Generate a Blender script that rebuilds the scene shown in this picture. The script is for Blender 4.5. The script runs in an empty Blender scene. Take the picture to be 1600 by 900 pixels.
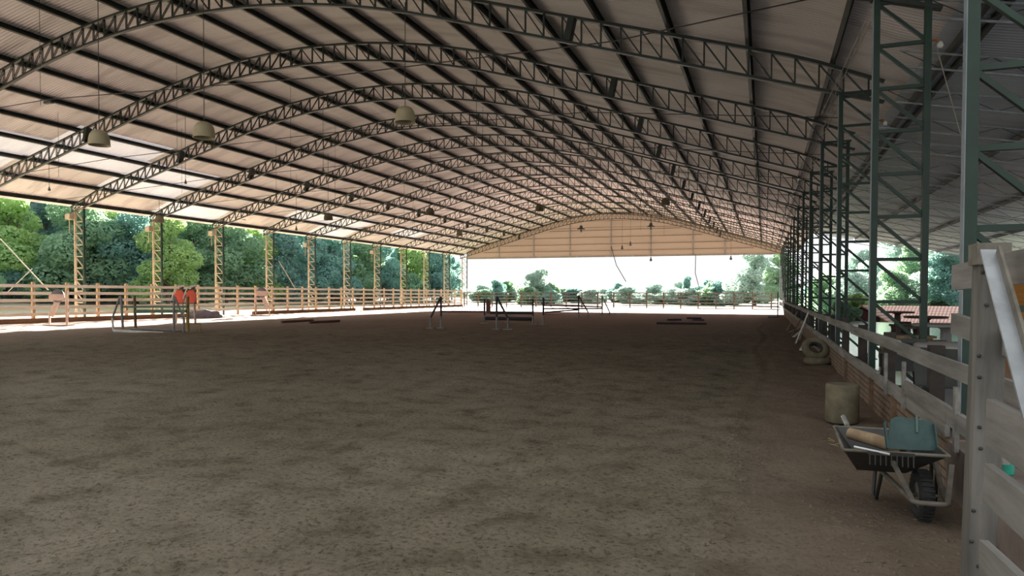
import bpy, math, random
from mathutils import Vector, Matrix, noise
C = bpy.context.scene.collection
SC = bpy.context.scene
random.seed(11)
PI = math.pi
# ---------------------------------------------------------------- camera
F = 1063.0
EYE = Vector((0, 0, 1.5))
PPY = 481.2
def cam_basis(yaw, pitch, roll):
    y, p, a = (math.radians(v) for v in (yaw, pitch, roll))
    f = Vector((-math.sin(y)*math.cos(p), math.cos(y)*math.cos(p), math.sin(p)))
    r = Vector((math.cos(y), math.sin(y), 0))
    u = r.cross(f)
    return f, r*math.cos(a)+u*math.sin(a), u*math.cos(a)-r*math.sin(a)
CF, CR, CU = cam_basis(20.38, -1.2, 0.2)
def ray(px, py):
    return CF + CR*((px-800)/F) + CU*((PPY-py)/F)
def at(px, py, z=0.0):          # point of the level plane z seen at that pixel
    d = ray(px, py); return EYE + d*((z-EYE.z)/d.z)
def atX(px, py, X):
    d = ray(px, py); return EYE + d*(X/d.x)
def atY(px, py, Y):
    d = ray(px, py); return EYE + d*(Y/d.y)
def atd(px, py, dist):
    return EYE + ray(px, py)*dist
cam = bpy.data.cameras.new('camera'); co = bpy.data.objects.new('camera', cam); C.objects.link(co)
cam.sensor_width = 36; cam.lens = F/1600*36; cam.shift_y = (PPY-450)/1600; cam.clip_end = 2000; cam.clip_start = 0.05
m = Matrix((CR, CU, -CF)).transposed().to_4x4(); m.translation = EYE; co.matrix_world = m
SC.camera = co
# ---------------------------------------------------------------- materials
def newmat(name):
    mt = bpy.data.materials.new(name); mt.use_nodes = True
    nt = mt.node_tree; b = nt.nodes['Principled BSDF']
    return mt, nt, b
def coords(nt, scale=(1,1,1), kind='Object'):
    tc = nt.nodes.new('ShaderNodeTexCoord'); mp = nt.nodes.new('ShaderNodeMapping')
    mp.inputs['Scale'].default_value = scale
    nt.links.new(tc.outputs[kind], mp.inputs['Vector']); return mp.outputs['Vector']
def ntex(nt, vec, scale, detail=5, rough=0.6):
    n = nt.nodes.new('ShaderNodeTexNoise'); n.inputs['Scale'].default_value = scale
    n.inputs['Detail'].default_value = detail; n.inputs['Roughness'].default_value = rough
    nt.links.new(vec, n.inputs['Vector']); return n.outputs['Fac']
def ramp(nt, fac, stops):
    r = nt.nodes.new('ShaderNodeValToRGB'); e = r.color_ramp.elements
    while len(e) < len(stops): e.new(0.5)
    for el, (p, c) in zip(e, stops): el.position = p; el.color = (*c, 1)
    nt.links.new(fac, r.inputs['Fac']); return r.outputs['Color']
def mixc(nt, a, b, fac, mode='MIX'):
    x = nt.nodes.new('ShaderNodeMix'); x.data_type = 'RGBA'; x.blend_type = mode
    for sock, v in ((x.inputs[6], a), (x.inputs[7], b)):
        if isinstance(v, tuple): sock.default_value = (*v, 1)
        else: nt.links.new(v, sock)
    if isinstance(fac, (int, float)): x.inputs[0].default_value = fac
    else: nt.links.new(fac, x.inputs[0])
    return x.outputs[2]
def bump(nt, b, h, strength=0.4, dist=0.02):
    bp = nt.nodes.new('ShaderNodeBump'); bp.inputs['Strength'].default_value = strength
    bp.inputs['Distance'].default_value = dist
    nt.links.new(h, bp.inputs['Height']); nt.links.new(bp.outputs['Normal'], b.inputs['Normal'])
def simple(name, c1, c2=None, rough=0.6, scale=4, stretch=(1,1,1), metal=0.0, bmp=0.15, spread=(0.35, 0.65)):
    mt, nt, b = newmat(name); c2 = c2 or tuple(v*0.7 for v in c1)
    v = coords(nt, stretch); n = ntex(nt, v, scale)
    nt.links.new(ramp(nt, n, [(spread[0], c2), (spread[1], c1)]), b.inputs['Base Color'])
    b.inputs['Roughness'].default_value = rough; b.inputs['Metallic'].default_value = metal
    if bmp: bump(nt, b, n, bmp)
    return mt
M = {}
M['truss'] = simple('dark_green_steel_paint', (.026,.036,.029), (.016,.020,.017), 0.45, 3)
M['green'] = simple('green_steel_paint', (.010,.036,.021), (.007,.021,.013), 0.5, 2.5)
M['ochre'] = simple('dusty_ochre_steel', (.56,.455,.325), (.38,.30,.21), 0.6, 3)
M['purlin'] = simple('purlin_steel', (.035,.038,.033), (.02,.02,.018), 0.5, 3)
M['paleblue'] = simple('pale_lit_face_paint', (.26,.30,.33), (.17,.20,.22), 0.5, 3)
M['gal'] = simple('galvanised_steel', (.42,.44,.46), (.28,.29,.30), 0.4, 5, metal=0.5)
M['wire'] = simple('wire', (.05,.045,.04), (.03,.03,.03), 0.6)
M['palewire'] = simple('pale_rope', (.42,.38,.30), (.3,.27,.2), 0.8)
M['palewood'] = simple('pale_weathered_boards', (.88,.78,.68), (.74,.62,.51), 0.75, 6, (1,.12,1))
M['postwood'] = simple('ochre_fence_post', (.55,.37,.21), (.36,.24,.13), 0.8, 6, (1,1,.15))
M['greywood'] = simple('grey_weathered_boards', (.31,.29,.265), (.16,.15,.13), 0.8, 9, (1,.10,1), bmp=.3)
M['greypost'] = simple('grey_post_wood', (.22,.205,.185), (.10,.093,.08), 0.8, 10, (1,1,.10), bmp=.35)
M['darkwood'] = simple('dark_stained_wood', (.055,.042,.032), (.025,.02,.016), 0.8, 6)
M['brownwood'] = simple('brown_wood', (.22,.14,.08), (.11,.07,.045), 0.75, 6)
M['log'] = simple('log_wood', (.42,.31,.18), (.25,.17,.10), 0.85, 8, (1,1,.2), bmp=.4)
M['red_kerb'] = simple('reddish_kerb_timber', (.36,.19,.10), (.22,.11,.06), 0.85, 4, (1,.2,1))
M['cream'] = simple('cream_enamel', (.50,.44,.29), (.40,.34,.21), 0.4, 2)
M['bulb'] = simple('frosted_bulb_glass', (.75,.74,.68), (.65,.63,.56), 0.25)
M['greybulb'] = simple('grey_bulb', (.16,.15,.13), (.11,.10,.09), 0.35)
M['orange'] = simple('orange_lampholder', (.5,.17,.04), (.3,.09,.02), 0.5)
M['black'] = simple('black_rubber', (.035,.035,.036), (.02,.02,.02), 0.75, 12)
M['redpanel'] = simple('red_orange_panel', (.78,.10,.04), (.62,.07,.03), 0.55)
M['tarp'] = simple('grey_purple_tarp', (.20,.17,.19), (.12,.10,.12), 0.6, 3)
M['whitepaint'] = simple('white_paint', (.74,.72,.68), (.58,.55,.50), 0.55, 4)
M['greenbar'] = simple('green_painted_pole', (.12,.20,.12), (.07,.13,.08), 0.55)
M['darkbar'] = simple('dark_pole', (.035,.03,.045), (.02,.02,.025), 0.6)
M['redbar'] = simple('red_brown_pole', (.16,.05,.045), (.09,.03,.03), 0.6)
M['yellowbar'] = simple('yellow_brown_pole', (.36,.25,.05), (.2,.13,.03), 0.6)
M['greybar'] = simple('grey_pole', (.27,.26,.25), (.18,.17,.16), 0.6)
M['drum'] = simple('tan_stone', (.19,.165,.10), (.12,.10,.065), 0.9, 6, bmp=.4)
M['tray'] = simple('dark_metal_tray', (.045,.045,.042), (.025,.025,.022), 0.5, 5)
M['barrowtube'] = simple('dirty_tube', (.22,.20,.165), (.12,.105,.08), 0.6, 8)
M['silver'] = simple('bright_aluminium_tube', (.75,.75,.74), (.6,.6,.6), 0.25, 5, metal=.7)
M['teal'] = simple('scuffed_teal_plastic', (.055,.108,.10), (.035,.075,.07), 0.55, 5)
M['tealdust'] = simple('teal_handle', (.10,.18,.15), (.06,.10,.09), 0.5)
M['bottle'] = simple('green_plastic_bottle', (.05,.42,.30), (.03,.30,.22), 0.2)
M['concrete'] = simple('grey_concrete', (.36,.35,.33), (.25,.24,.23), 0.8, 3)
M['plaster'] = simple('stained_plaster', (.25,.20,.17), (.13,.095,.08), 0.85, 2.5)
M['tablewood'] = simple('dark_tabletop', (.085,.05,.042), (.05,.03,.026), 0.6)
M['orangewall'] = simple('orange_wood_cladding', (.72,.30,.04), (.58,.22,.03), 0.6, 5, (1,1,8))
M['darkplastic'] = simple('dark_plastic', (.05,.055,.045), (.03,.03,.027), 0.5)
M['straw'] = simple('straw', (.45,.36,.18), (.3,.24,.12), 0.9)
M['trunk'] = simple('tree_bark', (.13,.10,.08), (.07,.055,.045), 0.9, 5)
M['palepost'] = simple('pale_pink_wood', (.66,.48,.38), (.52,.36,.28), 0.75, 5)

def mk_sand():
    mt, nt, b = newmat('arena_sand'); v = coords(nt)
    big = ntex(nt, v, 0.22, 4, .55); mid = ntex(nt, v, 2.2, 6, .65); fine = ntex(nt, v, 26, 5, .7)
    c = ramp(nt, big, [(.35, (.170,.145,.105)), (.65, (.232,.202,.155))])
    c = mixc(nt, c, ramp(nt, mid, [(.32, (.50,.46,.40)), (.5, (.95,.94,.92)), (.68, (1.12,1.1,1.08))]), .85, 'MULTIPLY')
    c = mixc(nt, c, ramp(nt, fine, [(.36, (.35,.31,.27)), (.47, (.95,.95,.95)), (.72, (1.2,1.18,1.15))]), .8, 'MULTIPLY')
    # reddish earth towards the wall and the far end
    sp = nt.nodes.new('ShaderNodeSeparateXYZ'); nt.links.new(v, sp.inputs[0])
    mr = nt.nodes.new('ShaderNodeMapRange'); mr.inputs[1].default_value = 18; mr.inputs[2].default_value = 42
    nt.links.new(sp.outputs['Y'], mr.inputs[0])
    c = mixc(nt, c, (.30,.215,.185), mr.outputs[0])
    # sunlit strips put into the sand colour, paler by the left fence and far end
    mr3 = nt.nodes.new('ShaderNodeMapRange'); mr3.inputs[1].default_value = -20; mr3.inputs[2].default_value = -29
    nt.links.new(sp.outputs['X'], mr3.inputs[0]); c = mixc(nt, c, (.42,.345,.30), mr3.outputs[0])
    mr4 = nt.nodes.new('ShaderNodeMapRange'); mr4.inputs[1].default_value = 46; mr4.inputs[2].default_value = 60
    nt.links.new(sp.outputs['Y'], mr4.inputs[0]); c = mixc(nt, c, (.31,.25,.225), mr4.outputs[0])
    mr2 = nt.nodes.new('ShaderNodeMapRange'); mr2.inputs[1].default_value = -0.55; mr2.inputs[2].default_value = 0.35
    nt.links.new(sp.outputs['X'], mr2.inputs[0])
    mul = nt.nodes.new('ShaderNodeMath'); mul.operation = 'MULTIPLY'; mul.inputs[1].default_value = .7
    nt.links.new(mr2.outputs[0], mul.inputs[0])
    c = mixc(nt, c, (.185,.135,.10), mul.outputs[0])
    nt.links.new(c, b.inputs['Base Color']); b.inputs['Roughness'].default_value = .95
    b.inputs['Specular IOR Level'].default_value = .1
    add = nt.nodes.new('ShaderNodeMath'); add.operation = 'MULTIPLY_ADD'; add.inputs[1].default_value = .45
    nt.links.new(fine, add.inputs[0]); nt.links.new(mid, add.inputs[2])
    bump(nt, b, add.outputs[0], .9, .05); return mt
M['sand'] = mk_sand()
def mk_roof(name, c1, c2, transl, tcol):
    mt, nt, b = newmat(name); v = coords(nt)
    w = nt.nodes.new('ShaderNodeTexWave'); w.bands_direction = 'Y'; w.inputs['Scale'].default_value = 2.6
    nt.links.new(v, w.inputs['Vector'])
    st = ntex(nt, coords(nt, (.12, 1.6, 1)), 1.0, 3, .5)
    c = ramp(nt, st, [(.36, c2), (.5, c1), (.62, tuple(x*1.03 for x in c1))])
    nt.links.new(c, b.inputs['Base Color']); b.inputs['Roughness'].default_value = .55
    bump(nt, b, w.outputs['Fac'], .6, .03)
    if transl:
        tr = nt.nodes.new('ShaderNodeBsdfTranslucent'); tr.inputs['Color'].default_value = (*tcol, 1)
        mx = nt.nodes.new('ShaderNodeMixShader'); mx.inputs[0].default_value = transl
        nt.links.new(b.outputs[0], mx.inputs[1]); nt.links.new(tr.outputs[0], mx.inputs[2])
        nt.links.new(mx.outputs[0], nt.nodes['Material Output'].inputs['Surface'])
    return mt
M['roof'] = mk_roof('fibre_roof_sheet', (.78,.705,.70), (.60,.53,.525), .0, (.9,.8,.75))
M['roofwhite'] = mk_roof('translucent_white_roof_sheet', (.80,.80,.84), (.70,.70,.74), .05, (.9,.92,1))
M['roofgrey'] = mk_roof('grey_metal_roof_sheet', (.54,.565,.63), (.44,.46,.52), 0, None)
M['roofgrey'].node_tree.nodes['Principled BSDF'].inputs['Metallic'].default_value = .45
M['roofgrey'].node_tree.nodes['Principled BSDF'].inputs['Roughness'].default_value = .38
M['gable'] = mk_roof('tan_gable_sheet', (.345,.28,.235), (.30,.24,.20), .01, (.95,.68,.45))
def mk_brick():
    mt, nt, b = newmat('worn_brick'); v = coords(nt, (1,1,1))
    sp = nt.nodes.new('ShaderNodeSeparateXYZ'); nt.links.new(v, sp.inputs[0])
    cb = nt.nodes.new('ShaderNodeCombineXYZ'); nt.links.new(sp.outputs['Y'], cb.inputs['X']); nt.links.new(sp.outputs['Z'], cb.inputs['Y'])
    br = nt.nodes.new('ShaderNodeTexBrick'); nt.links.new(cb.outputs[0], br.inputs['Vector'])
    br.inputs['Scale'].default_value = 1; br.inputs['Brick Width'].default_value = .24; br.inputs['Row Height'].default_value = .072
    br.inputs['Mortar Size'].default_value = .009
    br.inputs['Color1'].default_value = (.30,.20,.145,1); br.inputs['Color2'].default_value = (.24,.18,.12,1); br.inputs['Mortar'].default_value = (.085,.075,.065,1)
    n = ntex(nt, v, 2.0)
    c = mixc(nt, br.outputs['Color'], ramp(nt, n, [(.3,(.6,.55,.5)),(.7,(1.15,1.1,1.05))]), .8, 'MULTIPLY')
    nt.links.new(c, b.inputs['Base Color']); b.inputs['Roughness'].default_value = .9
    inv = nt.nodes.new('ShaderNodeMath'); inv.operation = 'SUBTRACT'; inv.inputs[0].default_value = 1; nt.links.new(br.outputs['Fac'], inv.inputs[1])
    bump(nt, b, inv.outputs[0], .8, .012); return mt
M['brick'] = mk_brick()
def mk_tile():
    mt, nt, b = newmat('clay_roof_tile'); v = coords(nt)
    w = nt.nodes.new('ShaderNodeTexWave'); w.bands_direction = 'X'; w.inputs['Scale'].default_value = 1.3; nt.links.new(v, w.inputs['Vector'])
    w2 = nt.nodes.new('ShaderNodeTexWave'); w2.bands_direction = 'Y'; w2.inputs['Scale'].default_value = .8; nt.links.new(v, w2.inputs['Vector'])
    c = mixc(nt, ramp(nt, w.outputs['Fac'], [(.1,(.46,.27,.23)),(.6,(.75,.52,.46))]), ramp(nt, w2.outputs['Fac'], [(0,(.7,.6,.6)),(.3,(1,1,1))]), .8, 'MULTIPLY')
    nt.links.new(c, b.inputs['Base Color']); b.inputs['Roughness'].default_value = .8
    bump(nt, b, w.outputs['Fac'], .6, .05); return mt
M['tile'] = mk_tile()
def mk_grass():
    mt, nt, b = newmat('dry_grass'); v = coords(nt)
    a = ntex(nt, v, .12, 5); f = ntex(nt, v, 5, 6, .7)
    c = ramp(nt, a, [(.35,(.30,.34,.12)),(.5,(.44,.40,.29)),(.68,(.55,.475,.40))])
    c = mixc(nt, c, ramp(nt, f, [(.3,(.5,.55,.4)),(.6,(1.1,1.1,1))]), .8, 'MULTIPLY')
    # green wooded soil to the right of the side roof, straw-dry grass elsewhere
    sp = nt.nodes.new('ShaderNodeSeparateXYZ'); nt.links.new(v, sp.inputs[0])
    mr = nt.nodes.new('ShaderNodeMapRange'); mr.inputs[1].default_value = 2; mr.inputs[2].default_value = 9
    nt.links.new(sp.outputs['X'], mr.inputs[0]); c = mixc(nt, c, (.15,.155,.13), mr.outputs[0])
    mr5 = nt.nodes.new('ShaderNodeMapRange'); mr5.inputs[1].default_value = 73; mr5.inputs[2].default_value = 80
    nt.links.new(sp.outputs['Y'], mr5.inputs[0]); c = mixc(nt, c, (.075,.105,.05), mr5.outputs[0])
    nt.links.new(c, b.inputs['Base Color']); b.inputs['Roughness'].default_value = .95
    bump(nt, b, f, .8, .1); return mt
M['grass'] = mk_grass()
M['lawn'] = simple('green_lawn', (.17,.24,.09), (.12,.18,.07), .95, 6)
M['patio'] = simple('smooth_pale_concrete', (.40,.42,.46), (.37,.39,.43), .14, .6, bmp=0)
M['road'] = simple('pink_sandy_road', (.60,.48,.42), (.48,.36,.30), .95, 1.5)
def mk_leaf(name, c1, c2, tl):
    mt, nt, b = newmat(name)
    oi = nt.nodes.new('ShaderNodeObjectInfo'); v = coords(nt); n = ntex(nt, v, .8, 3)
    c = ramp(nt, n, [(.35, c2), (.65, c1)])
    hs = nt.nodes.new('ShaderNodeHueSaturation'); nt.links.new(c, hs.inputs['Color'])
    mr = nt.nodes.new('ShaderNodeMapRange'); mr.inputs[3].default_value = .9; mr.inputs[4].default_value = 1.4
    nt.links.new(oi.outputs['Random'], mr.inputs[0]); nt.links.new(mr.outputs[0], hs.inputs['Value'])
    nt.links.new(hs.outputs[0], b.inputs['Base Color']); b.inputs['Roughness'].default_value = .5
    tr = nt.nodes.new('ShaderNodeBsdfTranslucent'); nt.links.new(mixc(nt, hs.outputs[0], tl, .6), tr.inputs['Color'])
    mx = nt.nodes.new('ShaderNodeMixShader'); mx.inputs[0].default_value = .5
    nt.links.new(b.outputs[0], mx.inputs[1]); nt.links.new(tr.outputs[0], mx.inputs[2])
    nt.links.new(mx.outputs[0], nt.nodes['Material Output'].inputs['Surface']); return mt
LEAF = [mk_leaf('leaf_blue_green', (.22,.40,.37), (.11,.23,.23), (.33,.55,.45)),
        mk_leaf('leaf_mid_green', (.28,.46,.32), (.15,.28,.20), (.42,.64,.36)),
        mk_leaf('leaf_bright_green', (.36,.52,.22), (.20,.36,.16), (.56,.74,.30)),
        mk_leaf('leaf_pale_haze', (.50,.62,.58), (.38,.52,.48), (.55,.70,.60))]  # haze is put into the leaf colours: this pale one and the bluish tint
# ---------------------------------------------------------------- mesh builder
class MB:
    def __init__(s): s.v = []; s.f = []; s.mi = []; s.sm = []
    def add(s, vs, fs, mi=0, smooth=False):
        o = len(s.v); s.v += [tuple(p) for p in vs]
        for f in fs: s.f.append(tuple(o+i for i in f)); s.mi.append(mi); s.sm.append(smooth)
    def box(s, c, size, rot=None, mi=0):
        x, y, z = (d/2 for d in size); c = Vector(c); R = rot or Matrix.Identity(3)
        vs = [c + R @ Vector((sx*x, sy*y, sz*z)) for sx in (-1,1) for sy in (-1,1) for sz in (-1,1)]
        s.add(vs, [(0,1,3,2),(4,6,7,5),(0,4,5,1),(2,3,7,6),(0,2,6,4),(1,5,7,3)], mi); return s
    def beam(s, p0, p1, w, h, up=(0,0,1), mi=0):
        p0, p1 = Vector(p0), Vector(p1); d = p1-p0; L = d.length; d.normalize(); up = Vector(up)
        if abs(d.dot(up)) > .99: up = Vector((0,1,0))
        sd = d.cross(up).normalized(); u = sd.cross(d).normalized()
        return s.box((p0+p1)/2, (w, L, h), Matrix((sd, d, u)).transposed(), mi)
    def tube(s, pts, r, n=8, mi=0, cap=True, smooth=True):
        pts = [Vector(p) for p in pts]; rs = r if isinstance(r, (list, tuple)) else [r]*len(pts); vs = []; ref = None
        for i, p in enumerate(pts):
            t = (pts[min(i+1, len(pts)-1)]-pts[max(i-1, 0)]).normalized()
            a = ref if ref is not None else (Vector((0,0,1)) if abs(t.z) < .9 else Vector((1,0,0)))
            x = (a - t*a.dot(t)).normalized(); ref = x; y = t.cross(x)
            vs += [p + x*rs[i]*math.cos(2*PI*k/n) + y*rs[i]*math.sin(2*PI*k/n) for k in range(n)]
        m_ = len(pts); fs = [(i*n+k, i*n+(k+1) % n, (i+1)*n+(k+1) % n, (i+1)*n+k) for i in range(m_-1) for k in range(n)]
        s.add(vs, fs, mi, smooth)
        if cap: s.add(vs[:n], [tuple(range(n))[::-1]], mi); s.add(vs[-n:], [tuple(range(n))], mi)
        return s
    def lathe(s, prof, n=20, c=(0,0,0), mi=0, smooth=True, sq=(1,1)):
        c = Vector(c); vs = [c + Vector((r*sq[0]*math.cos(2*PI*k/n), r*sq[1]*math.sin(2*PI*k/n), z)) for r, z in prof for k in range(n)]
        m_ = len(prof); s.add(vs, [(i*n+k, i*n+(k+1) % n, (i+1)*n+(k+1) % n, (i+1)*n+k) for i in range(m_-1) for k in range(n)], mi, smooth)
        return s
    def torus(s, c, R, r, rot=None, n=28, k=10, mi=0, sq=1.0):
        c = Vector(c); Q = rot or Matrix.Identity(3)
        vs = [c + Q @ Vector(((R+r*math.cos(2*PI*j/k))*math.cos(2*PI*i/n), (R+r*math.cos(2*PI*j/k))*math.sin(2*PI*i/n), sq*r*math.sin(2*PI*j/k))) for i in range(n) for j in range(k)]
        s.add(vs, [(i*k+j, ((i+1) % n)*k+j, ((i+1) % n)*k+(j+1) % k, i*k+(j+1) % k) for i in range(n) for j in range(k)], mi, True); return s
    def prism(s, poly, y0, y1, axis='Y', mi=0):
        n = len(poly)
        mk = {'Y': lambda a, b, t: (a, t, b), 'X': lambda a, b, t: (t, a, b), 'Z': lambda a, b, t: (a, b, t)}[axis]
        vs = [mk(a, b, y0) for a, b in poly] + [mk(a, b, y1) for a, b in poly]
        s.add(vs, [tuple(range(n))[::-1], tuple(range(n, 2*n))] + [(i, (i+1) % n, n+(i+1) % n, n+i) for i in range(n)], mi); return s
    def build(s, name, mat, parent=None, loc=None):
        me = bpy.data.meshes.new(name); me.from_pydata(s.v, [], s.f)
        for mt in (mat if isinstance(mat, (list, tuple)) else [mat]): me.materials.append(mt)
        me.polygons.foreach_set('material_index', s.mi); me.polygons.foreach_set('use_smooth', s.sm); me.update()
        o = bpy.data.objects.new(name, me); C.objects.link(o)
        if parent is not None: o.parent = parent
        if loc is not None: o.location = loc
        return o
def tag(o, label=None, cat=None, group=None, kind=None):
    for k, v in (('label', label), ('category', cat), ('group', group), ('kind', kind)):
        if v: o[k] = v
    return o
def thing(name, label, cat, loc=(0,0,0), rz=0.0, group=None):
    o = bpy.data.objects.new(name, None); C.objects.link(o); o.empty_display_size = .1
    o.location = loc; o.rotation_euler = (0, 0, rz); return tag(o, label, cat, group)
def copy_tree(o, parent=None):
    c = o.copy(); C.objects.link(c)
    if parent is not None: c.parent = parent
    for ch in list(o.children): copy_tree(ch, c)
    return c
def rotz(a): return Matrix.Rotation(a, 3, 'Z')
ORD = ['first','second','third','fourth','fifth','sixth','seventh','eighth','ninth','tenth','eleventh','twelfth','thirteenth','fourteenth','fifteenth','sixteenth',
       'seventeenth','eighteenth','nineteenth','twentieth','twenty-first','twenty-second','twenty-third','twenty-fourth','twenty-fifth','twenty-sixth']
ORD += ['twenty-seventh','twenty-eighth','twenty-ninth','thirtieth','thirty-first','thirty-second']
def nth(k): return ORD[k]
# ---------------------------------------------------------------- building: bays, roof, trusses, columns
BAY, Y0, NB = 5.0, 6.23, 15
XR, XL, XC = 1.487, -34.5, -16.4
def BY(k): return Y0 + BAY*k
def arch(X):                    # underside of the bottom chord
    t = abs(X-XC)
    if t < 8: return 10.0 - .0183*t*t
    return 10.0 - 1.171 - (.285 if X < XC else .305)*(t-8)
def depth(X):
    e = min(X+35.1, 3.1-X)
    return .62 if e > 2.4 else max(.33, .33 + .29*e/2.4)
def top(X): return arch(X) + depth(X)
XE0, XE1 = -35.1, 2.25
def roofz(X): return top(max(XE0, min(X, 2.6))) + .06 + .2 + (0 if X > XE0 else (X-XE0)*.28) - (max(0, X-2.6)*.3)
PX = [-35.0 + 1.73*i for i in range(23)]
# roof sheets
rx = sorted(set([-35.75] + [round(-35.5+.45*i, 3) for i in range(86)] + [3.2]))
rx = [x for x in rx if x <= 3.2]
ys = [BY(k) for k in range(0, NB)] + [BY(14)+1.2]; ys[0] -= .6
whites = {(3,2),(3,3),(2,0),(2,1),(4,1),(4,2),(7,1),(8,1),(8,0),(2,2),(5,0),(10,1)}
mb = MB(); n = len(rx); vs = [(x, y, roofz(x)) for y in ys for x in rx]
for j in range(len(ys)-1):
    for i in range(n-1):
        k = j; row = int((rx[i]+.2+35.0)//1.73)
        mb.f.append((j*n+i, j*n+i+1, (j+1)*n+i+1, (j+1)*n+i)); mb.mi.append(1 if (k, row) in whites else 0); mb.sm.append(True)
mb.v = vs
tag(mb.build('ceiling', [M['roof'], M['roofwhite']]), kind='structure')
# purlins
for i, x in enumerate(PX):
    z = top(max(XE0, min(x, 2.6))) + .15 - (max(0, x-2.6)*.3)
    mb = MB(); y0, y1 = BY(0)-.5, BY(14)+.9
    sl = (top(x+.1)-top(x-.1))/.2 if XE0+.2 < x < 2.3 else 0; R = Matrix.Rotation(-math.atan(sl), 3, 'Y')
    for c, sz in (((0,0,.085), (.085,y1-y0,.012)), ((0,0,-.085), (.085,y1-y0,.012)), ((-.04,0,0), (.012,y1-y0,.17))):
        mb.box(Vector((x, (y0+y1)/2, z)) + R @ Vector(c), sz, R)
    o = mb.build('roof_purlin', M['purlin'])
    if i < 12: lb = f'dark steel purlin along the roof, {ORD[i]} up from the left eave'
    else: lb = f'dark steel purlin along the roof, {ORD[22-i]} up from the right eave'
    tag(o, lb, 'roof beam', 'dark purlins running along the arched roof')
# trusses
PAN = .482
xs = [XE0 + PAN*i for i in range(int((XE1-XE0)/PAN)+1)]
def chord(mb, fn, a, b, w=.10, h=.07):
    pts = [a + (b-a)*i/60 for i in range(61)]
    for i in range(60):
        p, q = pts[i], pts[i+1]; mb.beam((p, 0, fn(p)), (q+.01, 0, fn(q+.01)), w, h)
def make_truss(detail, ochre=False):
    root = thing('roof_truss', 'x', 'roof truss')
    m1 = M['truss']
    mb = MB(); chord(mb, lambda x: top(x), XE0-.05, XE1+.05); mb.build('top_chord', m1, root)
    mb = MB(); chord(mb, lambda x: arch(x), XE0-.05, XE1+.05, .11, .06); mb.build('bottom_chord', m1, root)
    web = MB()
    for i, x in enumerate(xs):
        a, b = Vector((x, 0, arch(x)+.03)), Vector((x, 0, top(x)-.03))
        t = MB() if detail else web
        for dy in (-.022, .022): t.beam(a+Vector((0,dy,0)), b+Vector((0,dy,0)), .034, .012, (0,1,0))
        if detail: t.build('vertical_strut', m1, root)
    for i in range(len(xs)-1):
        l, r = xs[i], xs[i+1]
        if (l+r)/2 < XC: a, b = Vector((l, 0, arch(l)+.03)), Vector((r, 0, top(r)-.03))
        else: a, b = Vector((l, 0, top(l)-.03)), Vector((r, 0, arch(r)+.03))
        t = MB() if detail else web
        for dy in (-.022, .022): t.beam(a+Vector((0,dy,0)), b+Vector((0,dy,0)), .030, .012, (0,1,0))
        if detail: t.build('diagonal_strut', m1, root)
    if not detail: web.build('lattice_web', m1, root)
    # bolted splice plates
    for sx in (-27.5, -4.6):
        mb = MB(); mb.beam((sx, 0, arch(sx)+.02), (sx+.12, 0, top(sx+.12)-.02), .16, .26, (0,1,0)); mb.build('splice_plate', m1, root)
    return root
near = make_truss(True); far = make_truss(False)
def truss_label(k):
    if k == 2: return 'biggest curved lattice roof truss fully in view, nearest one overhead'
    if k == 1: return 'curved lattice roof truss just above the picture, its end on the second green column'
    if k == 14: return 'last curved roof truss, against the tan gable end'
    return f'curved steel lattice roof truss, {ORD[k-2]} of the row counted from the nearest overhead'
for k in range(1, NB):
    src = near if k in (2, 3, 4) else far
    o = src if k in (2, 5) else copy_tree(src)
    o.location = (0, BY(k), 0); tag(o, truss_label(k), 'roof truss', 'curved roof trusses across the arena')
# columns (lattice, leaning and plumb as they stand)
def make_column(H, mo, mi_, mw, detail, mface=None):
    """outer chord at x=0, inner chord at x=W; diagonals fall towards +x"""
    W, P = .653, .62; root = thing('lattice_column', 'x', 'column')
    for x, mt in ((0, mo), (W, mi_)): MB().box((x, 0, H/2), (.085, .10, H)).build('chord', mt, root)
    if mface: MB().box((-.0455, 0, H/2), (.006, .098, H-.02)).build('lit_face_plate', mface, root)['label'] = 'inner chord face with reflected light painted pale'  # bright reflection on the arena side, put in as a pale plate
    web = MB(); nP = int(H/P)
    for i in range(nP+1):
        z = H-.06-i*P
        t = MB() if detail else web
        t.beam((.04, 0, z), (W-.04, 0, z), .05, .05)
        if detail: t.build('rung', mw, root)
        if i < nP:
            t = MB() if detail else web
            t.beam((.04, 0, z-.04), (W-.04, 0, z-P+.04), .05, .045)
            if detail: t.build('diagonal_brace', mw, root)
    if not detail: web.build('lattice_web', mw, root)
    MB().box((W/2, 0, H+.01), (W+.16, .18, .03)).build('cap_plate', mw, root)
    MB().box((W/2, 0, .012), (W+.22, .24, .024)).build('base_plate', mw, root)
    return root
rc_near = make_column(5.68, M['green'], M['green'], M['green'], True, M['paleblue'])
rc_far = make_column(5.68, M['green'], M['green'], M['green'], False, M['paleblue'])
rlab = ['thick green lattice column nearest the camera, behind the wooden gate post',
        'green lattice column with a bulb on its outer side, second from the gate post']
for k in range(0, NB):
    src = rc_near if k < 5 else rc_far
    o = src if k in (0, 5) else copy_tree(src)
    o.location = (XR, BY(k), .12); lab = rlab[k] if k < 2 else f'green lattice column on the right side, {ORD[k]} from the gate post'
    if k == 14: lab = 'farthest green lattice column on the right, at the gable end'
    tag(o, lab, 'column', 'green lattice columns along the right side')
lc_near = make_column(5.96, M['ochre'], M['green'], M['ochre'], True)
lc_far = make_column(5.96, M['ochre'], M['green'], M['ochre'], False)
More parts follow.
